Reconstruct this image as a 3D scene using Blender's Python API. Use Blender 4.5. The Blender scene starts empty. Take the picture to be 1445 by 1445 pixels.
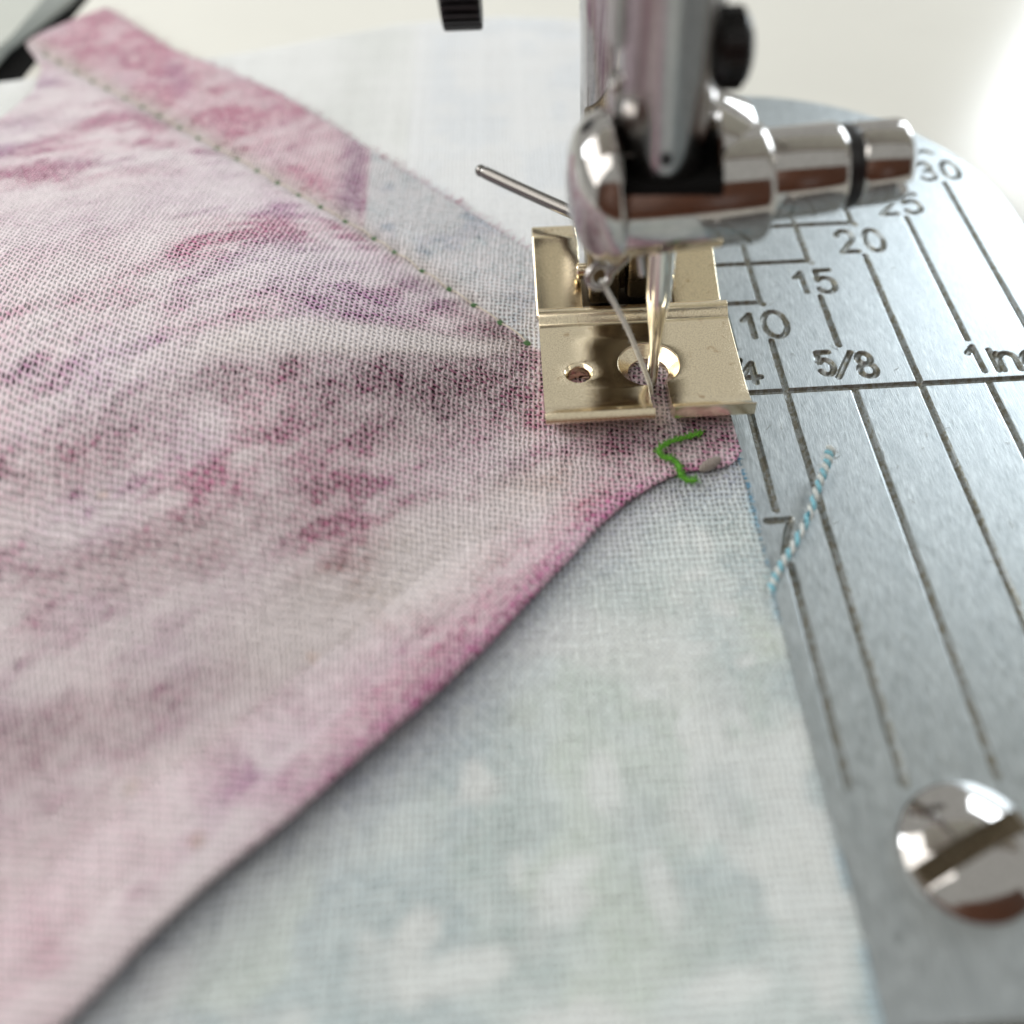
import bpy, bmesh, math, random
import numpy as np
from mathutils import Matrix, Vector

# one Blender unit is one millimetre
random.seed(7)
rng = np.random.default_rng(7)
scene = bpy.context.scene
scene.unit_settings.system = 'METRIC'
scene.unit_settings.scale_length = 0.001
C = scene.collection
PI = math.pi

# ---------------------------------------------------------------- camera
cam_data = bpy.data.cameras.new('camera')
cam = bpy.data.objects.new('camera', cam_data)
C.objects.link(cam)
rx, ry, rz = 0.6636, 0.0067, -0.0694
cam.rotation_mode = 'XYZ'
cam.rotation_euler = (rx, ry, rz)
cam.location = (-8.2134, -46.4459, 46.6375)
cam_data.sensor_width = 36
cam_data.lens = 36 * 1278.44 / 1445
cam_data.shift_x = -(812.82 - 722.5) / 1445
cam_data.clip_start = 1
cam_data.clip_end = 8000
cam_data.dof.use_dof = True
cam_data.dof.focus_distance = 65.5
cam_data.dof.aperture_fstop = cam_data.lens * 1e-3 / 2.1
scene.camera = cam

# ---------------------------------------------------------------- light
world = bpy.data.worlds.new('World')
scene.world = world
world.use_nodes = True
bg = world.node_tree.nodes['Background']
bg.inputs['Color'].default_value = (0.87, 0.86, 0.81, 1)
bg.inputs['Strength'].default_value = 0.54


def area(name, loc, target, sx, sy, watts, col):
    l = bpy.data.lights.new(name, 'AREA')
    l.shape = 'RECTANGLE'
    l.size, l.size_y = sx, sy
    l.energy = watts
    l.color = col
    o = bpy.data.objects.new(name, l)
    C.objects.link(o)
    o.location = loc
    d = Vector(target) - Vector(loc)
    o.rotation_euler = d.to_track_quat('-Z', 'Y').to_euler()
    return o


area('window_light', (500, 500, 235), (0, 0, 0), 340, 260, 2.7e6, (0.88, 0.95, 1.0))
area('side_fill_light', (-540, 300, 270), (-10, 0, 0), 150, 240, 0.8e6, (0.90, 0.96, 1.0))  # added side fill for the presser bar's left highlight, no known window
area('soft_fill_light', (-600, 40, 620), (0, 0, 0), 950, 950, 6.6e6, (1.0, 0.96, 0.91))  # added soft fill from upper left, no known lamp; brightens the cloth

scene.view_settings.view_transform = 'Standard'
scene.view_settings.look = 'None'
scene.view_settings.exposure = 0.15
scene.view_settings.gamma = 1
scene.cycles.use_denoising = True
scene.cycles.max_bounces = 8
scene.cycles.sample_clamp_indirect = 8


# ---------------------------------------------------------------- helpers
def lin(r, g, b):
    f = lambda c: (c / 255 / 12.92) if c / 255 <= 0.04045 else ((c / 255 + 0.055) / 1.055) ** 2.4
    return (f(r), f(g), f(b))


def tag(o, label=None, cat=None, group=None, kind=None):
    if label: o['label'] = label
    if cat: o['category'] = cat
    if group: o['group'] = group
    if kind: o['kind'] = kind
    return o


def empty(name, loc=(0, 0, 0), label=None, cat=None, group=None):
    o = bpy.data.objects.new(name, None)
    C.objects.link(o)
    o.location = loc
    o.empty_display_size = 1
    return tag(o, label, cat, group)


def link(name, me, mat, parent=None, smooth=True):
    o = bpy.data.objects.new(name, me)
    C.objects.link(o)
    if mat is not None:
        me.materials.clear()
        me.materials.append(mat)
    if smooth:
        me.polygons.foreach_set('use_smooth', np.ones(len(me.polygons), dtype=bool))
    if parent is not None:
        o.parent = parent
        o.matrix_parent_inverse = Matrix.Translation(parent.location).inverted()
    return o


def from_bm(name, bm, mat, parent=None, smooth=True):
    me = bpy.data.meshes.new(name)
    bmesh.ops.recalc_face_normals(bm, faces=bm.faces[:])
    bm.to_mesh(me)
    bm.free()
    o = link(name, me, mat, parent, smooth)
    if smooth:
        me.set_sharp_from_angle(angle=math.radians(38))
    return o


def apply_mods(o):
    dg = bpy.context.evaluated_depsgraph_get()
    dg.update()
    me = bpy.data.meshes.new_from_object(o.evaluated_get(dg))
    old = o.data
    o.modifiers.clear()
    o.data = me
    bpy.data.meshes.remove(old)
    me.polygons.foreach_set('use_smooth', np.ones(len(me.polygons), dtype=bool))
    me.set_sharp_from_angle(angle=math.radians(38))
    return o


def bevel(o, w, seg=3, ang=30):
    m = o.modifiers.new('bevel', 'BEVEL')
    m.width = w
    m.segments = seg
    m.limit_method = 'ANGLE'
    m.angle_limit = math.radians(ang)
    m.use_clamp_overlap = True
    return o


def cut(o, cutters):
    for c in cutters:
        m = o.modifiers.new('cut', 'BOOLEAN')
        m.operation = 'DIFFERENCE'
        m.solver = 'EXACT'
        m.object = c
    apply_mods(o)
    for c in cutters:
        me = c.data
        bpy.data.objects.remove(c)
        bpy.data.meshes.remove(me)
    return o


def bm_box(bm, x0, x1, y0, y1, z0, z1):
    v = [bm.verts.new(p) for p in ((x0, y0, z0), (x1, y0, z0), (x1, y1, z0), (x0, y1, z0),
                                   (x0, y0, z1), (x1, y0, z1), (x1, y1, z1), (x0, y1, z1))]
    for f in ((0, 3, 2, 1), (4, 5, 6, 7), (0, 1, 5, 4), (1, 2, 6, 5), (2, 3, 7, 6), (3, 0, 4, 7)):
        bm.faces.new([v[i] for i in f])
    return v


def box(name, x0, x1, y0, y1, z0, z1, mat, parent=None, bev=0.0):
    bm = bmesh.new()
    bm_box(bm, x0, x1, y0, y1, z0, z1)
    if bev:
        bmesh.ops.bevel(bm, geom=bm.edges[:], offset=bev, segments=3, affect='EDGES', profile=0.5)
    return from_bm(name, bm, mat, parent)


def bm_lathe(bm, prof, axis='z', center=(0, 0, 0), seg=64, rot=None):
    """prof: list of (radius, height along the axis)."""
    rings = []
    for r, h in prof:
        ring = []
        n = 1 if r < 1e-6 else seg
        for k in range(n):
            a = 2 * PI * k / seg
            p = Vector((r * math.cos(a), r * math.sin(a), h))
            if axis == 'x':
                p = Vector((h, r * math.cos(a), r * math.sin(a)))
            elif axis == 'y':
                p = Vector((r * math.sin(a), h, r * math.cos(a)))
            if rot is not None:
                p = rot @ p
            ring.append(bm.verts.new(p + Vector(center)))
        rings.append(ring)
    for a, b in zip(rings, rings[1:]):
        for k in range(seg):
            k2 = (k + 1) % seg
            q = [a[k % len(a)], a[k2 % len(a)], b[k2 % len(b)], b[k % len(b)]]
            u = []
            for v in q:
                if v not in u: u.append(v)
            if len(u) >= 3:
                try: bm.faces.new(u)
                except ValueError: pass
    if len(rings[0]) > 1: bm.faces.new(rings[0])
    if len(rings[-1]) > 1: bm.faces.new(rings[-1][::-1])


def lathe(name, prof, mat, parent=None, axis='z', center=(0, 0, 0), seg=64, rot=None):
    bm = bmesh.new()
    bm_lathe(bm, prof, axis, center, seg, rot)
    return from_bm(name, bm, mat, parent)


def catmull(pts, n):
    P = np.array(pts, float)
    P = np.vstack([2 * P[0] - P[1], P, 2 * P[-1] - P[-2]])
    out = []
    m = len(P) - 3
    for t in np.linspace(0, m - 1e-9, n):
        i = int(t)
        f = t - i
        a, b, c, d = P[i:i + 4]
        out.append(0.5 * (2 * b + (c - a) * f + (2 * a - 5 * b + 4 * c - d) * f * f + (3 * b - a - 3 * c + d) * f ** 3))
    return np.array(out)


def bm_tube(bm, path, r, seg=8, caps=True):
    path = [Vector(p) for p in path]
    n = len(path)
    rings = []
    t0 = (path[1] - path[0]).normalized()
    up = Vector((0, 0, 1)) if abs(t0.z) < 0.9 else Vector((1, 0, 0))
    nrm = (up - t0 * up.dot(t0)).normalized()
    for i, p in enumerate(path):
        t = (path[min(i + 1, n - 1)] - path[max(i - 1, 0)]).normalized()
        nrm = (nrm - t * nrm.dot(t)).normalized()
        b = t.cross(nrm)
        rr = r(i / (n - 1)) if callable(r) else r
        rings.append([bm.verts.new(p + (nrm * math.cos(2 * PI * k / seg) + b * math.sin(2 * PI * k / seg)) * rr) for k in range(seg)])
    for a, b in zip(rings, rings[1:]):
        for k in range(seg):
            bm.faces.new((a[k], a[(k + 1) % seg], b[(k + 1) % seg], b[k]))
    if caps:
        bm.faces.new(rings[0][::-1])
        bm.faces.new(rings[-1])


def tube(name, path, r, mat, parent=None, seg=10):
    bm = bmesh.new()
    bm_tube(bm, path, r, seg)
    return from_bm(name, bm, mat, parent)


def smooth01(a, b, x):
    t = np.clip((x - a) / (b - a), 0, 1)
    return t * t * (3 - 2 * t)


class Noise2:
    def __init__(self, seed):
        self.g = np.random.default_rng(seed).random((256, 256))

    def one(self, x, y):
        xi = np.floor(x).astype(int); yi = np.floor(y).astype(int)
        fx = x - xi; fy = y - yi
        fx = fx * fx * (3 - 2 * fx); fy = fy * fy * (3 - 2 * fy)
        g = self.g
        a = g[xi % 256, yi % 256]; b = g[(xi + 1) % 256, yi % 256]
        c = g[xi % 256, (yi + 1) % 256]; d = g[(xi + 1) % 256, (yi + 1) % 256]
        return (a * (1 - fx) + b * fx) * (1 - fy) + (c * (1 - fx) + d * fx) * fy

    def fbm(self, x, y, octv=4):
        s = 0; w = 1; tot = 0
        for k in range(octv):
            s = s + w * self.one(x * 2 ** k + 17.3 * k, y * 2 ** k + 5.1 * k)
            tot += w
            w *= 0.5
        return s / tot


# ---------------------------------------------------------------- materials
def new_mat(name):
    m = bpy.data.materials.new(name)
    m.use_nodes = True
    return m, m.node_tree, m.node_tree.nodes['Principled BSDF']


class NB:
    """small node builder"""
    def __init__(self, nt): self.nt = nt

    def n(self, typ, **kw):
        x = self.nt.nodes.new(typ)
        for k, v in kw.items(): setattr(x, k, v)
        return x

    def put(self, sock, v):
        if hasattr(v, 'is_linked') or hasattr(v, 'links'): self.nt.links.new(v, sock)
        else: sock.default_value = v

    def m(self, op, a, b=None, c=None):
        x = self.n('ShaderNodeMath', operation=op)
        self.put(x.inputs[0], a)
        if b is not None: self.put(x.inputs[1], b)
        if c is not None: self.put(x.inputs[2], c)
        return x.outputs[0]

    def mix(self, f, a, b, blend='MIX'):
        x = self.n('ShaderNodeMix', data_type='RGBA', blend_type=blend)
        self.put(x.inputs[0], f)
        self.put(x.inputs[6], a)
        self.put(x.inputs[7], b)
        return x.outputs[2]

    def ramp(self, v, a, b, lo=0.0, hi=1.0):
        x = self.n('ShaderNodeMapRange', interpolation_type='SMOOTHSTEP')
        self.put(x.inputs[0], v)
        x.inputs[1].default_value = a; x.inputs[2].default_value = b
        x.inputs[3].default_value = lo; x.inputs[4].default_value = hi
        return x.outputs[0]

    def noise(self, vec, scale, detail=4, rough=0.55):
        x = self.n('ShaderNodeTexNoise')
        x.inputs['Scale'].default_value = scale
        x.inputs['Detail'].default_value = detail
        x.inputs['Roughness'].default_value = rough
        if vec is not None: self.nt.links.new(vec, x.inputs['Vector'])
        return x.outputs['Fac']

    def coords(self, scale=(1, 1, 1), rot=(0, 0, 0)):
        tc = self.n('ShaderNodeTexCoord')
        mp = self.n('ShaderNodeMapping')
        mp.inputs['Scale'].default_value = scale
        mp.inputs['Rotation'].default_value = rot
        self.nt.links.new(tc.outputs['Object'], mp.inputs['Vector'])
        return mp.outputs[0]

    def bump(self, h, dist, strength=1.0):
        x = self.n('ShaderNodeBump')
        x.inputs['Strength'].default_value = strength
        x.inputs['Distance'].default_value = dist
        self.nt.links.new(h, x.inputs['Height'])
        return x.outputs[0]


def metal(name, col, rough, speck=0.0, speck_scale=6.0, bumpd=0.0, tint=None, rough_var=0.08, rust=None):
    m, nt, p = new_mat(name)
    b = NB(nt)
    co = b.coords()
    n1 = b.noise(co, speck_scale, 5, 0.65)
    n2 = b.noise(co, 0.45, 4)
    dark = tuple(c * 0.62 for c in col) if tint is None else tint
    base = b.mix(b.ramp(n1, 0.42, 0.72, 0, speck), col + (1,), dark + (1,))
    if rust:
        base = b.mix(b.ramp(b.noise(co, 1.1, 4), 0.6, 0.78, 0, 0.5), base, rust + (1,))
    nt.links.new(base, p.inputs['Base Color'])
    p.inputs['Metallic'].default_value = 1.0
    nt.links.new(b.ramp(n2, 0.3, 0.7, max(0.01, rough - rough_var), rough + rough_var), p.inputs['Roughness'])
    if bumpd:
        nt.links.new(b.bump(n1, bumpd), p.inputs['Normal'])
    return m


def plain(name, col, rough, noise_amt=0.15, scale=0.6, bumpd=0.0, spec=0.5, coat=0.0):
    m, nt, p = new_mat(name)
    b = NB(nt)
    co = b.coords()
    n1 = b.noise(co, scale, 5)
    base = b.mix(b.ramp(n1, 0.3, 0.7, 0, noise_amt), col + (1,), tuple(c * 0.55 for c in col) + (1,))
    nt.links.new(base, p.inputs['Base Color'])
    p.inputs['Roughness'].default_value = rough
    p.inputs['Specular IOR Level'].default_value = spec
    p.inputs['Coat Weight'].default_value = coat
    p.inputs['Coat Roughness'].default_value = 0.12
    if bumpd:
        nt.links.new(b.bump(b.noise(co, scale * 14, 3), bumpd), p.inputs['Normal'])
    return m


M_chrome = metal('polished_chrome', (0.53, 0.515, 0.50), 0.075, 0.6, 4.0, 0.002, rough_var=0.05)
M_steel = metal('satin_steel_bar', (0.50, 0.48, 0.47), 0.18, 0.6, 3.0, 0.004, rough_var=0.06)
M_gold = metal('warm_plated_foot', (0.95, 0.83, 0.61), 0.09, 0.9, 11.0, 0.008, rough_var=0.035, rust=(0.40, 0.24, 0.10))
M_rod = metal('dark_steel_rod', (0.22, 0.21, 0.20), 0.13, 0.3, 6.0, 0.0)
M_holder = metal('dark_holder_metal', (0.17, 0.14, 0.10), 0.30, 0.7, 7.0, 0.012)
M_needle = metal('needle_steel', (0.82, 0.78, 0.70), 0.10, 0.2, 8.0, 0.0, rough_var=0.03)
M_black = plain('black_screw_lacquer', (0.012, 0.012, 0.014), 0.32, 0.3, 3.0)
M_dark = plain('dark_gap', (0.010, 0.010, 0.010), 0.8, 0.2, spec=0.05)
M_cream = plain('cream_glossy_plastic', lin(226, 226, 219), 0.20, 0.06, 0.05, 0.0)
M_grey = plain('grey_table_plastic', lin(190, 194, 188), 0.5, 0.08, 0.05)
M_wood = plain('brown_table_wood', (0.15, 0.052, 0.022), 0.35, 0.6, 0.02)


def plate_material(name, groove=False):
    m, nt, p = new_mat(name)
    b = NB(nt)
    co = b.coords((9.0, 0.55, 1.0), (0, 0, math.radians(-7)))
    streak = b.noise(co, 1.6, 6, 0.7)
    co2 = b.coords((3.0, 0.6, 1.0), (0, 0, math.radians(-7)))
    cloud = b.noise(co2, 0.45, 4)
    base = b.mix(b.ramp(streak, 0.35, 0.68), (0.39, 0.44, 0.47, 1), (0.67, 0.725, 0.75, 1))
    base = b.mix(b.ramp(cloud, 0.35, 0.7, 0, 0.35), base, (0.36, 0.41, 0.44, 1))
    if groove:
        c3 = b.coords()
        dirt = b.noise(c3, 2.2, 5)
        fine = b.noise(c3, 9.0, 3)
        base = b.mix(0.55, base, (0.28, 0.29, 0.28, 1))
        base = b.mix(b.ramp(dirt, 0.42, 0.62, 0, 0.7), base, (0.19, 0.165, 0.10, 1))
        base = b.mix(b.ramp(fine, 0.5, 0.7, 0, 0.4), base, (0.16, 0.16, 0.14, 1))
        p.inputs['Roughness'].default_value = 0.42
        p.inputs['Metallic'].default_value = 0.85
        nt.links.new(b.bump(fine, 0.015), p.inputs['Normal'])
    else:
        p.inputs['Metallic'].default_value = 1.0
        nt.links.new(b.ramp(streak, 0.3, 0.7, 0.27, 0.48), p.inputs['Roughness'])
        nt.links.new(b.bump(streak, 0.014), p.inputs['Normal'])
    nt.links.new(base, p.inputs['Base Color'])
    return m


M_plate = plate_material('brushed_plate_steel')
M_groove = plate_material('engraved_groove_steel', True)


def weave_material(name, cloth, gap_dark=0.16, thread_ink=0.42, weft_ink=0.62, bumpd=0.11, hole=(0.10, 0.60), open_=0.0):
    """plain weave from a UV map counted in threads; the ink colour and amount come from the printed
    pattern stored on the cloth."""
    m, nt, p = new_mat(name)
    b = NB(nt)
    uv = b.n('ShaderNodeUVMap', uv_map='threads')
    wob = b.n('ShaderNodeTexNoise')
    wob.inputs['Scale'].default_value = 0.35
    wob.inputs['Detail'].default_value = 3
    nt.links.new(uv.outputs[0], wob.inputs['Vector'])
    w2 = b.n('ShaderNodeVectorMath', operation='SUBTRACT')
    nt.links.new(wob.outputs['Color'], w2.inputs[0]); w2.inputs[1].default_value = (0.5, 0.5, 0.5)
    w3 = b.n('ShaderNodeVectorMath', operation='SCALE')
    nt.links.new(w2.outputs[0], w3.inputs[0]); w3.inputs['Scale'].default_value = 1.25
    w4 = b.n('ShaderNodeVectorMath', operation='ADD')
    nt.links.new(uv.outputs[0], w4.inputs[0]); nt.links.new(w3.outputs[0], w4.inputs[1])
    sp = b.n('ShaderNodeSeparateXYZ')
    nt.links.new(w4.outputs[0], sp.inputs[0])
    u, v = sp.outputs[0], sp.outputs[1]
    iu, jv = b.m('FLOOR', u), b.m('FLOOR', v)
    # each thread its own thickness
    wn = b.n('ShaderNodeTexWhiteNoise', noise_dimensions='1D'); nt.links.new(iu, wn.inputs['W'])
    wm = b.n('ShaderNodeTexWhiteNoise', noise_dimensions='1D'); nt.links.new(b.m('ADD', jv, 531.5), wm.inputs['W'])
    slub = b.noise(uv.outputs[0], 0.9, 2)
    pu = b.m('POWER', b.m('ABSOLUTE', b.m('SINE', b.m('MULTIPLY', u, PI))), b.m('ADD', 0.45 + open_, b.m('MULTIPLY', wn.outputs['Value'], 0.9)))
    pv = b.m('POWER', b.m('ABSOLUTE', b.m('SINE', b.m('MULTIPLY', v, PI))), b.m('ADD', 0.50 + open_, b.m('MULTIPLY', wm.outputs['Value'], 1.0)))
    wv = b.m('SINE', b.m('MULTIPLY', b.m('ADD', v, iu), PI))
    wu = b.m('SINE', b.m('MULTIPLY', b.m('ADD', u, jv), PI))
    hw = b.m('ADD', b.m('MULTIPLY', pu, 0.78), b.m('MULTIPLY', wv, 0.24))
    hf = b.m('SUBTRACT', b.m('MULTIPLY', pv, 0.72), b.m('MULTIPLY', wu, 0.22))
    h = b.m('MAXIMUM', hw, hf)
    is_warp = b.ramp(b.m('SUBTRACT', hw, hf), -0.1, 0.1)
    cover = b.m('ADD', b.m('MAXIMUM', pu, b.m('MULTIPLY', pv, 0.97)), b.m('MULTIPLY', b.m('SUBTRACT', slub, 0.5), 0.9))
    h = b.m('ADD', h, b.m('MULTIPLY', b.m('SUBTRACT', slub, 0.5), 0.3))
    at = b.n('ShaderNodeAttribute', attribute_name='print')
    ink, amt = at.outputs['Color'], at.outputs['Alpha']
    fib = b.noise(uv.outputs[0], 4.0, 4, 0.7)
    speckle = b.ramp(b.noise(uv.outputs[0], 0.8, 3), 0.35, 0.7, 0.75, 1.25)
    amt2 = b.m('MULTIPLY', amt, speckle)
    top = b.ramp(b.m('SUBTRACT', cover, b.m('MULTIPLY', amt, 0.16)), hole[0], hole[1])
    thread_ink_v = b.m('MULTIPLY', amt, 0.24)
    tamt = b.m('MULTIPLY', amt2, b.m('ADD', b.m('ADD', thread_ink, thread_ink_v), b.m('MULTIPLY', b.m('SUBTRACT', 1.0, is_warp), weft_ink - thread_ink)))
    tamt = b.m('MINIMUM', tamt, 0.96)
    thread = b.mix(tamt, cloth + (1,), ink)
    thread = b.mix(b.ramp(fib, 0.35, 0.75, 0.0, 0.14), thread, tuple(c * 0.6 for c in cloth) + (1,))
    gapc = b.mix(b.m('POWER', b.m('MINIMUM', b.m('MAXIMUM', amt2, 0.0), 1.0), 1.7), tuple(c * 0.55 for c in cloth) + (1,), b.mix(1.0, ink, (gap_dark, gap_dark, gap_dark, 1), 'MULTIPLY'))  # gaps hold leaked ink, plus the shade between threads painted in
    base = b.mix(top, gapc, thread)
    nt.links.new(base, p.inputs['Base Color'])
    p.inputs['Roughness'].default_value = 0.85
    p.inputs['Specular IOR Level'].default_value = 0.15
    p.inputs['Sheen Weight'].default_value = 0.12
    hh = b.m('ADD', h, b.m('MULTIPLY', fib, 0.12))
    nt.links.new(b.bump(hh, bumpd), p.inputs['Normal'])
    return m


def thread_mat(name, col, twist=8.0):
    m, nt, p = new_mat(name)
    b = NB(nt)
    co = b.coords()
    n1 = b.noise(co, twist, 4, 0.7)
    base = b.mix(b.ramp(n1, 0.3, 0.7), tuple(c * 0.62 for c in col) + (1,), col + (1,))
    nt.links.new(base, p.inputs['Base Color'])
    p.inputs['Roughness'].default_value = 0.7
    p.inputs['Sheen Weight'].default_value = 0.2
    nt.links.new(b.bump(n1, 0.05), p.inputs['Normal'])
    return m


CLOTH = lin(234, 226, 229)
M_pink = weave_material('pink_printed_cotton', CLOTH, 0.05, 0.34, 0.60, 0.15, (0.38, 0.80), 0.30)
M_pale = weave_material('pale_blue_printed_cotton', lin(226, 233, 233), 0.22, 0.5, 0.8, 0.16, (0.34, 0.80), 0.28)
M_white = weave_material('white_cotton', lin(234, 236, 237), 0.6, 0.5, 0.7, 0.09, (0.2, 0.7), 0.1)
M_t_white = thread_mat('off_white_thread', lin(250, 250, 242))
M_t_beige = thread_mat('beige_stitch_thread', lin(226, 216, 200))
M_t_green = thread_mat('green_thread', lin(108, 188, 48))
M_t_dkgreen = thread_mat('dark_green_thread', lin(58, 104, 48))
M_t_blue = thread_mat('turquoise_thread', lin(140, 206, 224))
M_t_bluedk = thread_mat('deep_turquoise_thread', lin(40, 140, 165))
M_t_pale = thread_mat('pale_thread', lin(226, 232, 230))
M_t_edge = thread_mat('sky_blue_edge_thread', lin(125, 190, 225))
M_t_grey = thread_mat('grey_beige_thread', lin(165, 155, 148))
M_fuzz_pink = thread_mat('pink_fray', lin(222, 180, 196))

# ---------------------------------------------------------------- table, bed (the surface everything rests on)
tag(box('unseen_wood_backdrop', -1400, 1400, -760, -720, -110, 640, M_wood), kind='structure')  # unseen, added to darken the front and show brown in the chrome
tag(box('table_top', -900, 900, -900, 700, -110, -85, M_wood), kind='structure')

bed = bpy.data.objects.new('machine_bed', None)


def prism(name, pts, z0, z1, mat, parent=None, bev=0.0):
    bm = bmesh.new()
    lo = [bm.verts.new((x, y, z0)) for x, y in pts]
    hi = [bm.verts.new((x, y, z1)) for x, y in pts]
    bm.faces.new(lo[::-1]); f = bm.faces.new(hi)
    n = len(pts)
    for k in range(n):
        bm.faces.new((lo[k], lo[(k + 1) % n], hi[(k + 1) % n], hi[k]))
    if bev:
        es = [e for e in bm.edges if all(abs(v.co.z - z1) < 1e-6 for v in e.verts)]
        bmesh.ops.bevel(bm, geom=es, offset=bev, segments=5, affect='EDGES', profile=0.5)
    return from_bm(name, bm, mat, parent)


tag(prism('machine_bed', [(-60.2, -40.3), (260, -40.3), (260, 160), (-51, 160), (-58.6, 72), (-60.6, 52)], -12, -0.45, M_cream, None, 1.2), kind='structure')
tag(prism('front_bed_panel', [(-60, -75), (260, -75), (260, -42.6), (-60, -42.6)], -12, -0.5, M_cream, None, 0.8), kind='structure')
tag(box('bed_underside', -120, 262, -76, 162, -30, -12.5, M_dark), kind='structure')
tag(prism('bed_gap_shade', [(-67.6, -75), (-60, -75), (-60, 50), (-58, 72), (-50, 160), (-56.5, 160), (-62.3, 76), (-66.2, 64), (-67.2, 52)], -12, -2.4, M_dark), kind='structure')  # dark filler added in place of the deep shade in the gap
tag(prism('side_table', [(-180, -75), (-68, -75), (-67.5, 52), (-66.5, 64), (-62.5, 76), (-57, 160), (-180, 160)], -12, -0.6, M_grey, None, 1.5), kind='structure')

# ---------------------------------------------------------------- needle plate with engraved lines and numbers
plate = empty('needle_plate', (14, 0, 0), 'brushed steel needle plate with engraved seam guide lines and numbers', 'needle plate')
HW, DEPTH = 0.25, 0.29
strokes = []  # (kind, name index, points)


def arc(cx, cy, rx_, ry_, a0, a1, n=18):
    return [(cx + rx_ * math.cos(math.radians(a)), cy + ry_ * math.sin(math.radians(a))) for a in np.linspace(a0, a1, n)]


GLYPH = {   # unit box: width 0..w, height 0..1
    '0': [arc(0.42, 0.5, 0.42, 0.5, 0, 360, 40)],
    '1': [[(0.0, 0.72), (0.22, 0.97), (0.22, 0.0)]],
    '2': [arc(0.36, 0.70, 0.34, 0.29, 165, -35, 22) + [(0.02, 0.0), (0.72, 0.0)]],
    '3': [arc(0.34, 0.74, 0.31, 0.25, 150, -90, 20), arc(0.34, 0.25, 0.36, 0.26, 90, -150, 22)],
    '4': [[(0.55, 0.0), (0.55, 1.0), (0.0, 0.28), (0.78, 0.28)]],
    '5': [[(0.70, 1.0), (0.12, 1.0), (0.08, 0.55)] + arc(0.36, 0.33, 0.36, 0.33, 140, -150, 24)],
    '7': [[(0.0, 1.0), (0.72, 1.0), (0.5, 0.6), (0.28, 0.0)]],
    '8': [arc(0.36, 0.75, 0.28, 0.24, 0, 360, 28), arc(0.36, 0.26, 0.36, 0.27, 0, 360, 32)],
    '/': [[(0.0, 0.0), (0.62, 1.0)]],
    'i': [[(0.05, 0.0), (0.05, 0.80)]],
    'n': [[(0.0, 0.0), (0.0, 0.72)], [(0.0, 0.5)] + arc(0.26, 0.45, 0.25, 0.25, 150, 0, 14) + [(0.51, 0.0)]],
    'c': [arc(0.3, 0.36, 0.3, 0.36, 50, 310, 22)],
    'h': [[(0.0, 0.0), (0.0, 1.0)], [(0.0, 0.5)] + arc(0.26, 0.45, 0.25, 0.25, 150, 0, 14) + [(0.51, 0.0)]],
}


def glyph(ch, x, y, h, wscale=1.0, shear=0.0):
    out = []
    for line in GLYPH[ch]:
        out.append([(x + px * h * wscale + shear * py * h, y + py * h) for px, py in line])
    return out


YE = -29.5
labels = [
    ([glyph('1', 8.3, 5.95, 2.75), glyph('0', 9.85, 5.85, 2.95, 0.72)]),
    ([glyph('1', 13.5, 11.0, 2.55), glyph('5', 15.1, 10.85, 2.8, 0.72)]),
    ([glyph('2', 18.2, 15.95, 2.95, 0.66), glyph('0', 20.55, 15.9, 2.95, 0.60)]),
    ([glyph('2', 23.0, 20.95, 2.95, 0.66), glyph('5', 25.25, 20.95, 2.85, 0.72)]),
    ([glyph('3', 28.25, 25.95, 2.85, 0.66), glyph('0', 30.5, 25.9, 2.85, 0.58)]),
    ([glyph('1', 5.4, 1.2, 2.4), glyph('/', 6.15, 1.0, 2.5, 0.7), glyph('4', 7.0, 1.0, 2.1, 0.9)]),
    ([glyph('5', 13.0, 1.45, 2.4, 0.62), glyph('/', 14.2, 1.1, 2.6, 0.95), glyph('8', 15.95, 1.05, 2.5, 0.68)]),
    ([glyph('1', 24.5, 0.95, 2.75), glyph('i', 26.05, 0.95, 2.75), glyph('n', 26.6, 0.95, 2.5), glyph('c', 28.4, 0.95, 2.5), glyph('h', 30.3, 0.95, 2.5)]),
    ([glyph('7', 6.25, -14.45, 2.75, 0.80)]),
    ([[[(29.35, 30.6), (29.9, 30.75), (30.4, 30.2)]]]),
]
lines = [
    [(7.08, 9.6), (7.08, 4.6)], [(7.03, -0.0), (7.03, -10.85)], [(7.05, -15.3), (7.05, YE)],
    [(10.08, 20.0), (10.08, 10.0), (10.28, 9.75)], [(10.06, 5.45), (10.04, YE)],
    [(15.1, 28.0), (15.1, 15.0), (15.32, 14.7)], [(15.06, 10.35), (15.07, 4.55)], [(15.03, 0.0), (15.03, YE)],
    [(20.05, 32.0), (20.05, 20.0), (20.3, 19.7)], [(20.0, 15.35), (20.0, YE)],
    [(25.0, 20.4), (25.0, 4.45)], [(25.0, 0.0), (25.0, YE)],
    [(30.04, 25.35), (30.0, YE)],
    [(4.0, 10.0), (9.9, 10.0)], [(4.0, 15.0), (14.9, 15.0)], [(4.0, 20.0), (19.9, 20.0)],
    [(3.0, 0.0), (34.9, 0.0)],
]
prim = []
for k, ln in enumerate(lines): prim.append(('guide_line', k, ln, 0.24))
for k, lb in enumerate(labels):
    for g in lb:
        for ln in g: prim.append(('engraved_number', 100 + k, ln, 0.235))

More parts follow.
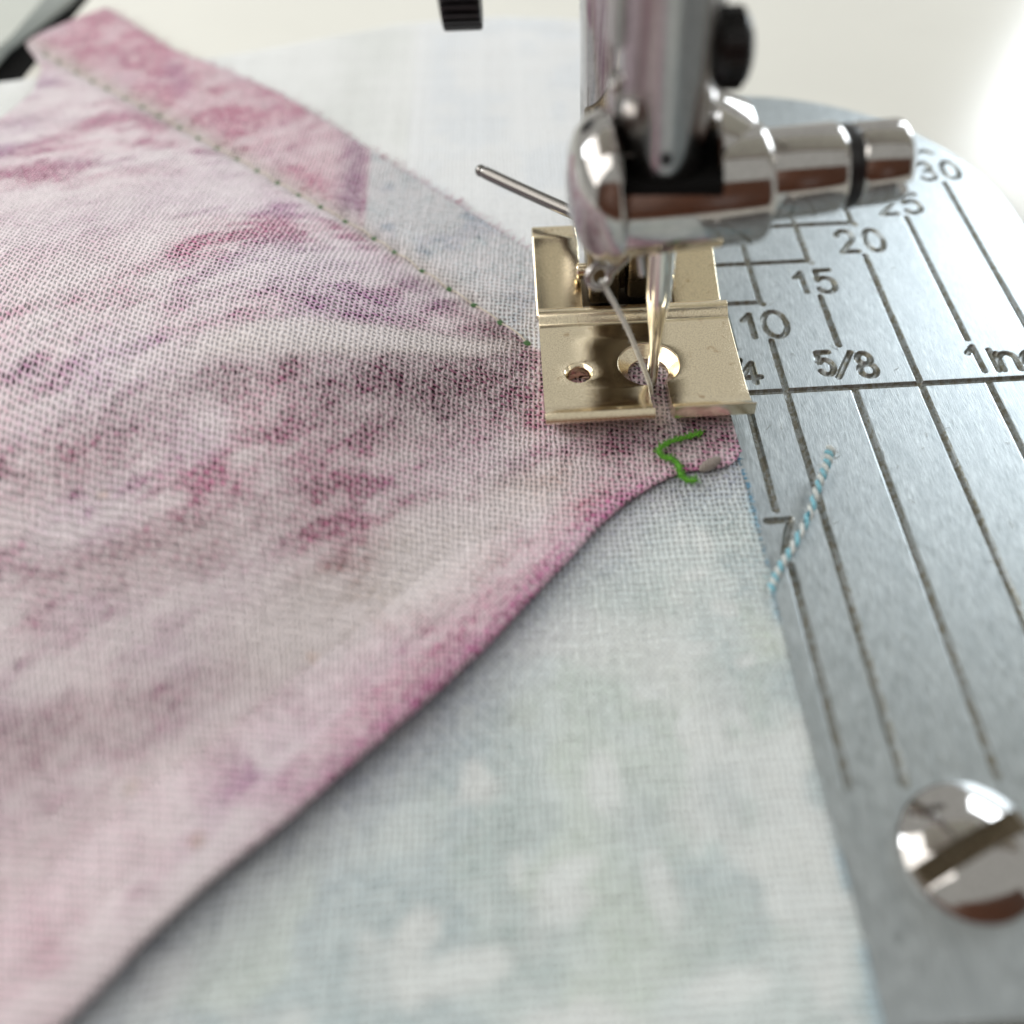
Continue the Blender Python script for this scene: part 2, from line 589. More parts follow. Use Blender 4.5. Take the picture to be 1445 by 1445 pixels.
STEP = 0.057
gx = np.arange(4.0, 34.62, STEP)
gy = np.arange(-40.6, 42.4, STEP)
GX, GY = np.meshgrid(gx, gy)          # rows are y
D = np.full(GX.shape, 9.0)
ID = np.full(GX.shape, -1)
W = np.full(GX.shape, 0.25)
for kind, k, ln, hw in prim:
    for (x0, y0), (x1, y1) in zip(ln, ln[1:]):
        i0 = max(0, int((min(x0, x1) - 0.6 - gx[0]) / STEP)); i1 = int((max(x0, x1) + 0.6 - gx[0]) / STEP) + 2
        j0 = max(0, int((min(y0, y1) - 0.6 - gy[0]) / STEP)); j1 = int((max(y0, y1) + 0.6 - gy[0]) / STEP) + 2
        sx, sy = GX[j0:j1, i0:i1], GY[j0:j1, i0:i1]
        if sx.size == 0: continue
        dx, dy = x1 - x0, y1 - y0
        t = np.clip(((sx - x0) * dx + (sy - y0) * dy) / (dx * dx + dy * dy + 1e-12), 0, 1)
        d = np.hypot(sx - x0 - t * dx, sy - y0 - t * dy)
        cur = D[j0:j1, i0:i1]
        better = d < cur
        D[j0:j1, i0:i1] = np.where(better, d, cur)
        ID[j0:j1, i0:i1] = np.where(better, k, ID[j0:j1, i0:i1])
        W[j0:j1, i0:i1] = np.where(better, hw, W[j0:j1, i0:i1])
GZ = -DEPTH * (1 - smooth01(0.42, 1.18, D / W))
# rounded back corner of the plate: vertices past the outline are pulled onto it
CX, CY, RR = 12.2, 19.9, 22.45
rx_, ry_ = GX - CX, GY - CY
rad = np.hypot(rx_, ry_)
corner = (rx_ > -60) & (ry_ > 0)
over = np.where(corner & (rx_ > 0), rad - RR, np.where(ry_ > 0, ry_ - RR, -1))
px = np.where(corner & (rx_ > 0) & (over > 0), CX + rx_ / rad * RR, GX)
py = np.where((over > 0), np.where(rx_ > 0, CY + ry_ / np.maximum(rad, 1e-9) * RR, CY + RR), GY)
ok_v = over < STEP * 1.6
ny, nx = GX.shape
idx = np.arange(nx * ny).reshape(ny, nx)
quads = np.stack([idx[:-1, :-1], idx[:-1, 1:], idx[1:, 1:], idx[1:, :-1]], -1).reshape(-1, 4)
okq = ok_v.reshape(-1)[quads].all(1) & (over.reshape(-1)[quads] <= 0).any(1)
quads = quads[okq]
zq = GZ.reshape(-1)[quads].min(1)
idq = ID.reshape(-1)[quads].max(1)
idq = np.where(zq < -0.03, idq, -1)
allv = np.stack([px, py, GZ], -1).reshape(-1, 3)


def submesh(name, quads_, mat, parent, allv_=allv):
    used, inv = np.unique(quads_, return_inverse=True)
    me = bpy.data.meshes.new(name)
    v = allv_[used]
    f = inv.reshape(quads_.shape)
    me.vertices.add(len(v)); me.vertices.foreach_set('co', v.astype(np.float32).ravel())
    me.loops.add(f.size); me.loops.foreach_set('vertex_index', f.astype(np.int32).ravel())
    me.polygons.add(len(f))
    me.polygons.foreach_set('loop_start', np.arange(0, f.size, 4, dtype=np.int32))
    me.update(calc_edges=True)
    me.validate()
    return link(name, me, mat, parent)


submesh('plate_surface', quads[idq < 0], M_plate, plate)
for k in sorted(set(idq[idq >= 0].tolist())):
    submesh('guide_line' if k < 100 else 'engraved_number', quads[idq == k], M_groove, plate)
# rolled edge of the plate and its hidden left half
outl = [(4.0, -40.6), (34.65, -40.6), (34.65, 19.9)] + [(CX + RR * math.cos(a), CY + RR * math.sin(a)) for a in np.linspace(0, PI / 2, 48)] + [(-24, 42.35)]
bm = bmesh.new()
rings = []
for x, y in outl:
    n = Vector((x - 8, y, 0))
    if y > 19.9 and x > CX: n = Vector((x - CX, y - CY, 0))
    elif y > 42: n = Vector((0, 1, 0))
    elif y < -40: n = Vector((0.0, -1, 0))
    else: n = Vector((1, 0, 0))
    n.normalize()
    rings.append([bm.verts.new((x + n.x * o_, y + n.y * o_, z_)) for o_, z_ in ((-0.02, -0.001), (0.08, -0.03), (0.16, -0.11), (0.20, -0.22), (0.20, -0.6))])
for a, b_ in zip(rings, rings[1:]):
    for k in range(4): bm.faces.new((a[k], b_[k], b_[k + 1], a[k + 1]))
from_bm('plate_edge', bm, M_plate, plate)
box('plate_base', -24, 4.0, -40.6, 42.3, -0.6, -0.004, M_plate, plate)

# slotted dome screw
scr = empty('plate_screw', (12.3, -33.15, 0), 'shiny domed slotted screw set in the corner of the needle plate', 'screw')
prof = [(3.55, 0.02), (3.55, 0.18), (3.42, 0.34), (3.30, 0.42)]
for a in np.linspace(0.0, 1.0, 16)[1:]:
    r = 3.30 * (1 - a)
    prof.append((r, 0.42 + 1.25 * (1 - (r / 3.30) ** 2)))
dome = lathe('screw_head', prof, M_chrome, scr, center=(12.3, -33.15, 0), seg=96)
cb = bmesh.new()
bm_box(cb, -5, 5, -0.58, 0.58, 0.22, 4)
co_ = from_bm('slot_cutter', cb, None, None, False)
co_.location = (12.3, -33.15, 0)
co_.rotation_euler = (0, 0, math.radians(22))
bpy.context.view_layer.update()
cut(dome, [co_])
sb = bmesh.new()
bm_box(sb, -3.2, 3.2, -0.575, 0.575, 0.10, 0.27)
bmesh.ops.transform(sb, matrix=Matrix.Translation((12.3, -33.15, 0)) @ Matrix.Rotation(math.radians(22), 4, 'Z'), verts=sb.verts)
from_bm('slot_floor', sb, M_holder, scr)

# ---------------------------------------------------------------- fabrics
def cloth_mesh(name, X, Y, Z, U, V, ink, amt, mat, thick=0.2, parent=None):
    ny_, nx_ = X.shape
    ii = np.arange(nx_ * ny_).reshape(ny_, nx_)
    q = np.stack([ii[:-1, :-1], ii[:-1, 1:], ii[1:, 1:], ii[1:, :-1]], -1).reshape(-1, 4)
    me = bpy.data.meshes.new(name)
    me.vertices.add(nx_ * ny_)
    me.vertices.foreach_set('co', np.stack([X, Y, Z], -1).astype(np.float32).ravel())
    me.loops.add(q.size); me.loops.foreach_set('vertex_index', q.astype(np.int32).ravel())
    me.polygons.add(len(q)); me.polygons.foreach_set('loop_start', np.arange(0, q.size, 4, dtype=np.int32))
    me.update(calc_edges=True)
    uvl = me.uv_layers.new(name='threads')
    uv = np.stack([U, V], -1).reshape(-1, 2)[q.ravel()]
    uvl.data.foreach_set('uv', uv.astype(np.float32).ravel())
    at = me.color_attributes.new('print', 'FLOAT_COLOR', 'POINT')
    col = np.concatenate([ink.reshape(-1, 3), np.clip(amt, 0, 1).reshape(-1, 1)], 1)
    at.data.foreach_set('color', col.astype(np.float32).ravel())
    o = link(name, me, mat, parent)
    if thick:
        s = o.modifiers.new('thickness', 'SOLIDIFY')
        s.thickness = thick
        s.offset = -1 if me.polygons[len(q) // 2].normal.z > 0 else 1
    return o


def resample(keys, pts, s):
    keys = np.array(keys); pts = np.array(pts, float)
    # smooth interpolation by catmull through the keyed points, then looked up on s
    fine = catmull(pts, 60 * (len(pts) - 1) + 1)
    kf = np.interp(np.linspace(0, len(keys) - 1, len(fine)), np.arange(len(keys)), keys)
    return np.stack([np.interp(s, kf, fine[:, 0]), np.interp(s, kf, fine[:, 1])], -1)


def seg_dist(X, Y, poly):
    d = np.full(X.shape, 1e9)
    for (x0, y0), (x1, y1) in zip(poly, poly[1:]):
        dx, dy = x1 - x0, y1 - y0
        t = np.clip(((X - x0) * dx + (Y - y0) * dy) / (dx * dx + dy * dy), 0, 1)
        d = np.minimum(d, np.hypot(X - x0 - t * dx, Y - y0 - t * dy))
    return d


FOLD = [(5.45, -6.2), (4.3, -7.4), (1.1, -7.8), (-1.9, -9.4), (-4.4, -11.5), (-6.9, -14.4), (-9.6, -17.5), (-12.1, -20.4), (-15.2, -23.5),
        (-18.8, -26.7), (-22.1, -29.7), (-25.2, -32.2), (-28.0, -34.9), (-30.7, -37.9), (-41, -48), (-72, -76)]
FKEY = [0, 0.03, 0.08, 0.13, 0.18, 0.23, 0.29, 0.34, 0.40, 0.47, 0.54, 0.60, 0.66, 0.72, 0.84, 1.0]
BACK = [(5.3, -2.6), (5.2, 2.0), (1.5, 8.0), (-8.1, 17.2), (-15.6, 26.0), (-22.4, 33.6), (-33.2, 45.8), (-45.2, 56.0), (-54.6, 66.3)]
BKEY = [0, 0.06, 0.14, 0.26, 0.36, 0.46, 0.64, 0.82, 1.0]
SEAM = [(-5.0, 1.8), (-8.0, 4.96), (-11.4, 9.29), (-16.5, 14.5), (-21.4, 19.7), (-28.0, 25.9), (-34.7, 32.8), (-43.7, 41.8), (-51.8, 49.5), (-60.8, 58.1)]

NS, NT = 420, 300
s = np.linspace(0, 1, NS)
F = resample(FKEY, FOLD, s)
B = resample(BKEY, BACK, s)
tt = np.linspace(0, 1, NT) ** 1.15
S2, T2 = np.meshgrid(s, tt)           # rows t
PX = F[None, :, 0] * (1 - T2) + B[None, :, 0] * T2
PY = F[None, :, 1] * (1 - T2) + B[None, :, 1] * T2
# ragged left end of the sheet near its top corner
gl = np.interp(T2, [0, 0.80, 0.86, 0.90, 0.945, 0.965, 1.0], [0, 0.0, 0.4, -1.2, -5.8, -4.0, 0])
PX = PX + gl * smooth01(0.86, 1.0, S2)
Dm = np.hypot(PX - F[None, :, 0], PY - F[None, :, 1])
Lm = np.hypot(B[:, 0] - F[:, 0], B[:, 1] - F[:, 1])[None, :]
footd = np.maximum(np.maximum(np.maximum(-7.6 - PX, PX - 6.5), np.maximum(-5.0 - PY, PY - 17)), 0)
amp = smooth01(0.5, 20, np.hypot(np.maximum(np.maximum(-7.6 - PX, PX - 6.5), 0), np.maximum(np.maximum(-5.0 - PY, PY - 17), 0)))
n_a, n_b, n_c = Noise2(3), Noise2(11), Noise2(23)
seamd = seg_dist(PX, PY, SEAM)
hump = np.sin(np.clip((Dm - 4) / np.maximum(Lm - 11, 6), 0, 1) * PI) ** 2.0


def pink_z(PX_, PY_, Dm_, amp_, hump_, seamd_):
    z = 0.92 + amp_ * (1.0 * np.exp(-((Dm_ - 0.4) / 5.0) ** 2) + 5.2 * hump_)
    z = z + amp_ * 0.5 * (n_a.fbm(PX_ / 14, PY_ / 14, 2) - 0.5)
    z = z - 0.32 * np.exp(-(seamd_ / 1.1) ** 2) * smooth01(0.3, 6, footd_like(PX_, PY_))
    return z


def footd_like(x, y):
    return np.hypot(np.maximum(np.maximum(-7.6 - x, x - 6.5), 0), np.maximum(np.maximum(-5.0 - y, y - 17), 0))


PZ = pink_z(PX, PY, Dm, amp, hump, seamd)
sp = catmull(SEAM[1:], 900)
cum = np.r_[0, np.cumsum(np.hypot(*(np.diff(sp[:, :2], axis=0).T)))]
k_pos = np.arange(0.9, cum[-1] - 1, 3.1)
k_pos = k_pos + rng.uniform(-0.3, 0.3, len(k_pos))
kn = np.stack([np.interp(k_pos, cum, sp[:, 0]), np.interp(k_pos, cum, sp[:, 1])], -1)
for kx, ky in kn:
    PZ = PZ - 0.16 * np.exp(-(((PX - kx) ** 2 + (PY - ky) ** 2) / 0.75 ** 2))
    PZ = PZ - 0.05 * np.exp(-(((PX - kx) * 0.7 + (PY - ky) * 0.7) / 0.5) ** 2 - (((PX - kx) * -0.7 + (PY - ky) * 0.7) / 2.6) ** 2)
# sagging puckers between stitches
# rolled fold: extra rows curling under
tang = np.gradient(F, axis=0)
nor = np.stack([-tang[:, 1], tang[:, 0]], -1)
nor /= np.linalg.norm(nor, axis=1, keepdims=True)
side = np.sign(((B - F) * nor).sum(1, keepdims=True))
nor *= -side                          # outward
zf = PZ[0]
rr = 0.12 + 0.16 * smooth01(0.0, 0.3, s)
rows = []
for a in np.linspace(PI, 0.12, 9):
    rows.append((F[:, 0] + nor[:, 0] * rr * np.sin(a), F[:, 1] + nor[:, 1] * rr * np.sin(a), zf - rr + rr * np.cos(a)))
under = []
for k in (6.0, 3.0, 1.0):
    under.append((F[:, 0] - nor[:, 0] * k, F[:, 1] - nor[:, 1] * k, zf - 2 * rr + 0 * s))
ex = under + rows
PX = np.vstack([np.array([e[0] for e in ex]), PX])
PY = np.vstack([np.array([e[1] for e in ex]), PY])
PZ = np.vstack([np.array([e[2] for e in ex]), PZ])


def blend(ink, amt, w, col, a=None):
    """lay a spot of dye or painted shade (w = coverage) over the print"""
    c = np.array(lin(*col))
    ink[:] = ink * (1 - w[..., None]) + c * w[..., None]
    if a is not None:
        amt[:] = amt * (1 - w) + a * w


def spot(X, Y, x, y, r1, r2, ang, soft=1.0):
    ca, sa = math.cos(math.radians(ang)), math.sin(math.radians(ang))
    u_ = (X - x) * ca + (Y - y) * sa
    v_ = -(X - x) * sa + (Y - y) * ca
    wob = 0.55 * (n_b.fbm(X / 3.2, Y / 3.2, 3) - 0.5)
    q_ = np.hypot(u_ / r1, v_ / r2) + wob
    return 1 - smooth01(1 - 0.75 * soft, 1 + 0.45 * soft, q_)


X, Y = PX, PY
ink = np.ones(X.shape + (3,)) * np.array(lin(202, 118, 156))
n1 = n_a.fbm(X / 9.0, Y / 9.0, 4)
n2 = n_b.fbm(X / 4.0 + 30, Y / 4.0, 4)
n3 = n_c.fbm(X / 16.0, Y / 16.0, 3)
n4 = n_c.fbm(X / 1.6 + 9, Y / 1.6, 3)
# blotches stretched along the petals (roughly along the sheet)
ca, sa = math.cos(math.radians(35)), math.sin(math.radians(35))
xu, yv = X * ca + Y * sa, -X * sa + Y * ca
n5 = n_b.fbm(xu / 9.0 + 70, yv / 3.0 + 20, 4)
amt = 0.40 + 0.70 * smooth01(0.36, 0.76, n1) * smooth01(0.26, 0.68, n5) + 0.28 * smooth01(0.4, 0.75, n2)
wm = smooth01(0.48, 0.68, n_c.fbm(X / 7.0 + 40, Y / 7.0, 3))
blend(ink, amt, wm * 0.6, (176, 76, 128))
wl = smooth01(0.52, 0.70, n_a.fbm(X / 11 + 5, Y / 11 + 90, 3))
blend(ink, amt, smooth01(0.60, 0.36, n1) * 0.7, (186, 150, 178))
blend(ink, amt, wl * 0.6, (190, 146, 194))
n6 = n_a.fbm(xu / 2.6 + 31, yv / 1.1 + 12, 3)
n7 = n_b.fbm(X / 1.1 + 51, Y / 1.1 + 2, 2)
amt *= 0.5 + 0.8 * smooth01(0.25, 0.7, n6)
for (x, y, r1, r2, ang, col, a, st) in [
    (-14, 0.5, 12, 5.5, 12, (122, 40, 82), 1.0, 0.9),        # deep magenta beside the foot
    (-10.5, 5.0, 4.5, 2.6, -45, (110, 44, 84), 0.95, 0.8),
    (-9.4, 6.4, 3.0, 2.0, -20, (104, 34, 62), 1.0, 0.8),
    (-21, 6.5, 5.5, 3.2, 25, (166, 104, 158), 0.85, 0.8),     # lilac
    (-17, 11.5, 4.0, 2.0, -45, (140, 80, 130), 0.85, 0.7),
    (-24.5, 2.0, 9, 1.7, 12, (196, 196, 170), 0.10, 0.9),     # bare greenish band
    (-16.0, 4.2, 7, 1.3, 12, (196, 196, 170), 0.12, 0.8),
    (-27, 10, 9, 4.2, 40, (190, 160, 194), 0.28, 0.8),        # bare pale areas
    (-38, 22, 14, 5, 38, (196, 156, 188), 0.34, 0.75),
    (-44, 10, 9, 5, 40, (204, 150, 178), 0.34, 0.7),
    (-30, -2, 8, 2.6, 18, (124, 52, 82), 0.85, 0.75),
    (-37, -8, 7, 3.0, 20, (140, 60, 92), 0.9, 0.7),
    (-20, -5, 6, 3.0, 20, (150, 92, 122), 0.75, 0.5),
    (-24, -11, 6, 2.0, 15, (150, 78, 106), 0.7, 0.6),
    (-15, -7.5, 5, 2.6, 35, (158, 90, 138), 0.7, 0.5),
    (-14.5, -14, 6, 4.0, 50, (178, 178, 150), 0.28, 0.75),   # grey green valley
    (-21, -18, 7, 3.4, 42, (176, 178, 150), 0.30, 0.7),
    (-8.5, -9.0, 4.0, 2.4, 30, (190, 160, 130), 0.45, 0.7),  # peach by the toe
    (-30.5, -14, 8, 2.2, 12, (150, 84, 100), 0.75, 0.7),
    (-33, -24, 9, 2.2, 20, (150, 70, 100), 0.8, 0.75),
    (-27, -26.0, 6, 1.6, 25, (205, 190, 190), 0.14, 0.8),
    (-24, -24.5, 6.5, 1.8, 35, (160, 70, 108), 0.85, 0.8),
    (-32, -31.0, 8, 4.0, 35, (222, 140, 172), 0.50, 0.8),
    (-6.0, -10.3, 5.5, 1.1, 45, (204, 128, 148), 0.85, 0.8),
    (-12, -18, 9, 1.6, 47, (206, 122, 158), 0.85, 0.8),      # pink run along the fold
    (-18, -24, 8, 1.8, 42, (204, 112, 154), 0.85, 0.8),
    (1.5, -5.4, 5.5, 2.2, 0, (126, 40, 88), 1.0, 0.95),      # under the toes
    (3.7, -4.6, 1.6, 2.4, 0, (176, 70, 132), 1.0, 0.8),
    (-2.5, -7.0, 3.6, 1.5, 25, (186, 120, 148), 0.7, 0.8),
]:
    blend(ink, amt, spot(X, Y, x, y, r1, r2, ang) * st, col, a)
# the seam allowance: deep rose, then a straight change to pale grey blue beside the foot
ext_seam = SEAM
tS = np.interp(np.arange(len(s)), np.arange(len(s)), np.arange(len(s)))
above = ((Y - np.interp(-X, [-p[0] for p in SEAM], [p[1] for p in SEAM])) > 0)
al = smooth01(-0.25, 0.35, (Y - np.interp(-X, [-p[0] for p in SEAM], [p[1] for p in SEAM])) * 0.72)
rose = (0.55 + 0.6 * smooth01(0.35, 0.7, n1)) * al
blend(ink, amt, np.clip(rose, 0, 0.95), (206, 88, 136), 0.92)
blend(ink, amt, al * smooth01(0.5, 0.68, n_c.fbm(X / 4 + 11, Y / 4, 3)) * 0.7, (222, 150, 176), 0.55)
blend(ink, amt, al * spot(X, Y, -43.0, 49, 1.2, 5.0, 20) * 0.8, (190, 90, 150), 1.0)
edge_x = -22.0 + (Y - 26.0) * -0.03
pale = al * smooth01(-0.4, 0.4, X - edge_x)
blend(ink, amt, pale, (158, 188, 196), 0.62)
blend(ink, amt, pale * smooth01(0.5, 0.66, n_b.fbm(X / 3 + 3, Y / 3 + 8, 3)), (112, 150, 176), 0.75)
blend(ink, amt, al * (1 - smooth01(0.3, 2.6, np.abs(X - edge_x + 1.2))) * smooth01(0.2, -0.3, X - edge_x), (150, 70, 130), 0.95)
# shade of the seam ditch, painted in as an olive line
olive = np.exp(-(seg_dist(X, Y, SEAM) / 1.3) ** 2) * smooth01(-9, -14, X)
blend(ink, amt, np.clip(olive * 0.75, 0, 1), (150, 138, 118), 0.6)
# fold line: a thin dyed line at the very edge of the fold
fd = np.zeros(X.shape); fd[:] = seg_dist(X, Y, F[::6].tolist())
blend(ink, amt, np.exp(-(fd / 0.7) ** 2) * 0.85 * smooth01(-28, -18, X), (196, 74, 150), 1.0)
blend(ink, amt, np.exp(-(fd / 1.4) ** 2) * 0.5 * smooth01(-17, -30, X), (222, 200, 206), 0.3)
for (x, y, r) in [(-21.7, -20.3, 0.45), (-30.2, -27.3, 0.5), (-34.5, -10.2, 0.4), (-26, -30.5, 0.5)]:
    blend(ink, amt, spot(X, Y, x, y, r, r, 0) * 0.7, (206, 150, 100), 0.7)
blend(ink, amt, spot(X, Y, 0.2, 0.6, 3.0, 3.4, 0) * 0.95, (104, 34, 74), 1.0)  # shade inside the needle hole, painted on the cloth as plum
blend(ink, amt, spot(X, Y, 0.8, -4.6, 4.6, 1.5, 0) * 0.8, (112, 30, 78), 1.0)  # plum print before the toes, with the foot's shade painted in
amt *= 0.84 + 0.4 * (n6 - 0.5) + 0.45 * (n7 - 0.5) + 0.25 * n4
PITCH_U, PITCH_V = 0.365, 0.42
bow = 0.8 * np.sin(X / 17.0)
sp_u = 9.0 * np.log1p(np.exp((-Y - 10.0) / 9.0))
sp_v = 9.0 * np.log1p(np.exp((-X - 26.0) / 9.0))
U_ = (X - 0.07 * Y - 0.62 * sp_u * smooth01(4, -46, X)) / PITCH_U
V_ = (Y + 0.16 * X + bow - 0.55 * sp_v * smooth01(-22, 16, Y)) / PITCH_V
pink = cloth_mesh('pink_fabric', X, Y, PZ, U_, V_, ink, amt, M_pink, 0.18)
tag(pink, 'pink and magenta printed cotton piece folded over beside the presser foot', 'fabric')


def pink_height(x, y):
    i = np.argmin((PX[12:] - x) ** 2 + (PY[12:] - y) ** 2)
    return float(PZ[12:].ravel()[i])


# --- seam stitches: beige thread between dark green knots
knot_me = None
for i, (x, y) in enumerate(kn):
    z = pink_height(x, y)
    if knot_me is None:
        bm = bmesh.new()
        bmesh.ops.create_icosphere(bm, subdivisions=2, radius=1)
        for v in bm.verts:
            v.co = Vector((v.co.x * 0.31, v.co.y * 0.22, v.co.z * 0.12)) * (1 + 0.2 * math.sin(9 * v.co.x + 5 * v.co.y))
        o = from_bm('stitch_knot', bm, M_t_dkgreen, pink)
        knot_me = o.data
    else:
        o = bpy.data.objects.new('stitch_knot', knot_me)
        C.objects.link(o); o.parent = pink
    o.location = (x, y, z + 0.07)
    o.rotation_euler = (0, 0, math.radians(random.uniform(-70, 20)))
    if i + 1 < len(kn):
        x2, y2 = kn[i + 1]
        path = []
        for t in np.linspace(0, 1, 9):
            a, b_ = x + (x2 - x) * t, y + (y2 - y) * t
            path.append((a + 0.05 * math.sin(t * 7 + i), b_ + 0.07 * math.sin(t * PI), pink_height(a, b_) + 0.11 * math.sin(PI * t) ** 0.5 + 0.02))
        tube('stitch', path, 0.062, M_t_beige, pink, 6)

# --- frayed edges
def fray(name, pts, outward, n, lmin, lmax, z, mat, parent, jitter=0.2, r=0.028):
    P_ = catmull(pts, 500)
    bm = bmesh.new()
    for k in range(n):
        i = random.randrange(1, 498)
        p = Vector((P_[i][0], P_[i][1], 0))
        t = Vector((P_[i + 1][0] - P_[i - 1][0], P_[i + 1][1] - P_[i - 1][1], 0)).normalized()
        nrm = Vector((t.y, -t.x, 0)) * outward
        l = random.uniform(lmin, lmax)
        d = (nrm + t * random.uniform(-0.9, 0.9)).normalized()
        z0 = (z(p.x, p.y) if callable(z) else z) - random.uniform(0.0, 0.15)
        p.z = z0
        p = p - nrm * 0.15
        up = Vector((0, 0, random.uniform(-0.1, 0.35)))
        curl = t * random.uniform(-0.4, 0.4)
        path = [p + (d + up) * l * q + curl * l * q * q for q in (0, 0.35, 0.7, 1.0)]
        bm_tube(bm, path, lambda q: r * (1 - 0.5 * q), 3, False)
    o = from_bm(name, bm, mat, parent)
    return tag(o, kind='stuff')


fray('frayed_threads', BACK[3:], 1, 420, 0.3, 1.2, lambda x, y: pink_height(x, y), M_fuzz_pink, pink)

# --- pale blue printed fabric underneath
EDGE = [(4.95, 4.0), (5.0, -2.4), (5.25, -4.2), (5.4, -7.4), (5.55, -9.9), (5.56, -15.5), (5.45, -23.3), (5.5, -28.3), (5.67, -34.2), (5.76, -36.5), (5.66, -40.5), (5.6, -50), (5.5, -62)]
ey = np.linspace(-62, 4, 270)
exx = np.interp(ey, [p[1] for p in EDGE][::-1], [p[0] for p in EDGE][::-1])
exx = exx + 0.10 * (n_a.fbm(ey * 1.3, ey * 0 + 3, 3) - 0.5)
qx = np.linspace(0, 1, 270)
BX = -64 + (exx[:, None] + 64) * qx[None, :] ** 0.8
BY = np.repeat(ey[:, None], 270, 1)
BZ = 0.42 + 0.22 * n_b.fbm(BX / 12, BY / 12, 2) - 0.12 * smooth01(1.2, 0.0, exx[:, None] - BX)
X, Y = BX, BY
ink = np.ones(X.shape + (3,)) * np.array(lin(172, 192, 190))
amt = 0.4 + 0.5 * smooth01(0.4, 0.65, n_a.fbm(X / 6, Y / 6, 4))
blend(ink, amt, smooth01(0.48, 0.66, n_b.fbm(X / 5 + 4, Y / 5, 4)) * 0.9, (140, 168, 176), 0.72)
blend(ink, amt, smooth01(0.52, 0.68, n_c.fbm(X / 6 + 9, Y / 6 + 40, 3)) * 0.7, (178, 196, 168), 0.6)
blend(ink, amt, smooth01(0.5, 0.68, n_c.fbm(X / 4 + 60, Y / 4 + 2, 3)) * 0.8, (222, 212, 208), 0.3)
def leaf(X, Y, x, y, r1, r2, ang):
    ca, sa = math.cos(math.radians(ang)), math.sin(math.radians(ang))
    u_ = (X - x) * ca + (Y - y) * sa
    v_ = -(X - x) * sa + (Y - y) * ca
    q_ = np.hypot(u_ / r1, v_ / r2) + 0.35 * (n_b.fbm(X / 1.2, Y / 1.2, 2) - 0.5)
    return 1 - smooth01(0.5, 1.3, q_)


# scattered pale leaves
LEAF = [(0.2, -21, 1.6, .6, 10), (-2.8, -23.5, 1.7, .6, 8), (-1.2, -25.6, .55, 1.3, -25), (0.4, -26.0, .55, 1.5, 5), (2.0, -25.6, .5, 1.4, 30), (-.6, -27.6, .5, 1.7, -35),
        (1.4, -28.4, .6, 2.4, 30), (2.9, -22, .9, .5, 20), (2.3, -18.4, 1.1, .6, -30), (.9, -15.8, 1.2, .6, 20), (3.6, -27.8, 1.8, 1.6, 0), (3.2, -31.0, 1.6, 1.4, 0),
        (-5.8, -28.5, 1.2, 2.2, 0), (-8, -33, 2.2, 1.0, 25), (-3.5, -34, 1.0, 2.6, 10), (2.5, -35, 1.3, 1.8, 15), (-13, -37, 3, 1.2, 12), (-1, -38.5, 2.4, 0.9, 8), (1.8, -13.4, .7, 1.2, 10)]
for (x, y, r1, r2, an) in LEAF:
    blend(ink, amt, leaf(X, Y, x, y, r1 * 0.8, r2 * 0.8, an) * 0.8, (228, 218, 214), 0.12)
for (x, y, r1, r2, an, c_) in [(1.8, -23.5, 2.2, 4.2, 10, (140, 168, 176)), (0.5, -29.5, 2.0, 2.6, 20, (138, 164, 172)), (-1.5, -17.5, 3, 2.4, 30, (166, 186, 176)), (-5, -23, 3, 2, 40, (178, 198, 186)),
                           (-4, -31, 2, 3, 0, (160, 176, 186)), (-2, -36, 3, 2, 10, (165, 182, 168)), (4.4, -20.5, 1, 2.4, 0, (196, 206, 180))]:
    blend(ink, amt, spot(X, Y, x, y, r1, r2, an, 1.3) * 0.6, c_, 0.75)
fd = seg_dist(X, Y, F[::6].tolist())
blend(ink, amt, np.exp(-(fd / 3.6) ** 2) * 0.85, (142, 142, 172), 0.9)  # lilac print beside the fold, with the fold's shade painted in
de = exx[:, None] - X
blend(ink, amt, np.exp(-(de / 0.35) ** 2) * smooth01(0.42, 0.6, n_a.fbm(Y / 2.0, X * 0 + 7, 2)) * 0.95, (110, 182, 216), 1.0)
amt *= 0.62 + 0.3 * n_b.fbm(X / 1.2, Y / 1.2, 3)
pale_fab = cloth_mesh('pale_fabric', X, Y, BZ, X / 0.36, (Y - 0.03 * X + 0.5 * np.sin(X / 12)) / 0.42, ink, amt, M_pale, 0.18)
tag(pale_fab, 'pale blue green printed cotton with its raw edge lying along the steel plate', 'fabric')
fray('frayed_threads', [(p[0] - 0.05, p[1]) for p in EDGE[1:]], -1, 420, 0.10, 0.45, 0.42, M_t_pale, pale_fab, r=0.022)
fray('frayed_blue_threads', [(p[0], p[1]) for p in EDGE[1:6]], -1, 160, 0.10, 0.40, 0.5, M_t_edge, pale_fab, r=0.03)

# --- white fabric behind
wx = np.linspace(0, 1, 160); wy = np.linspace(0, 1, 160)
WX2, WY2 = np.meshgrid(wx, wy)
topy = np.interp(-66 + 69.5 * wx, [-66, -40.7, -31.8, -21.3, -10.1, -2.1, 3.5], [50, 54.4, 56.8, 60.6, 61.6, 60.2, 59])
X = -66 + 69.5 * WX2
Y = 4 + (topy[None, :] - 4) * WY2
Z = 0.22 + 0.18 * n_c.fbm(X / 14, Y / 14, 2)
ink = np.ones(X.shape + (3,)) * np.array(lin(200, 206, 200))
amt = 0.25 + 0.3 * smooth01(0.4, 0.7, n_a.fbm(X / 8, Y / 8, 3))
blend(ink, amt, smooth01(-19.4, -18.2, X) * 0.9, (214, 222, 234), 0.25)
blend(ink, amt, smooth01(-18.5, -16, X) * smooth01(0.46, 0.64, n_b.fbm(X / 6, Y / 6, 4)) * 0.5, (180, 202, 226), 0.5)
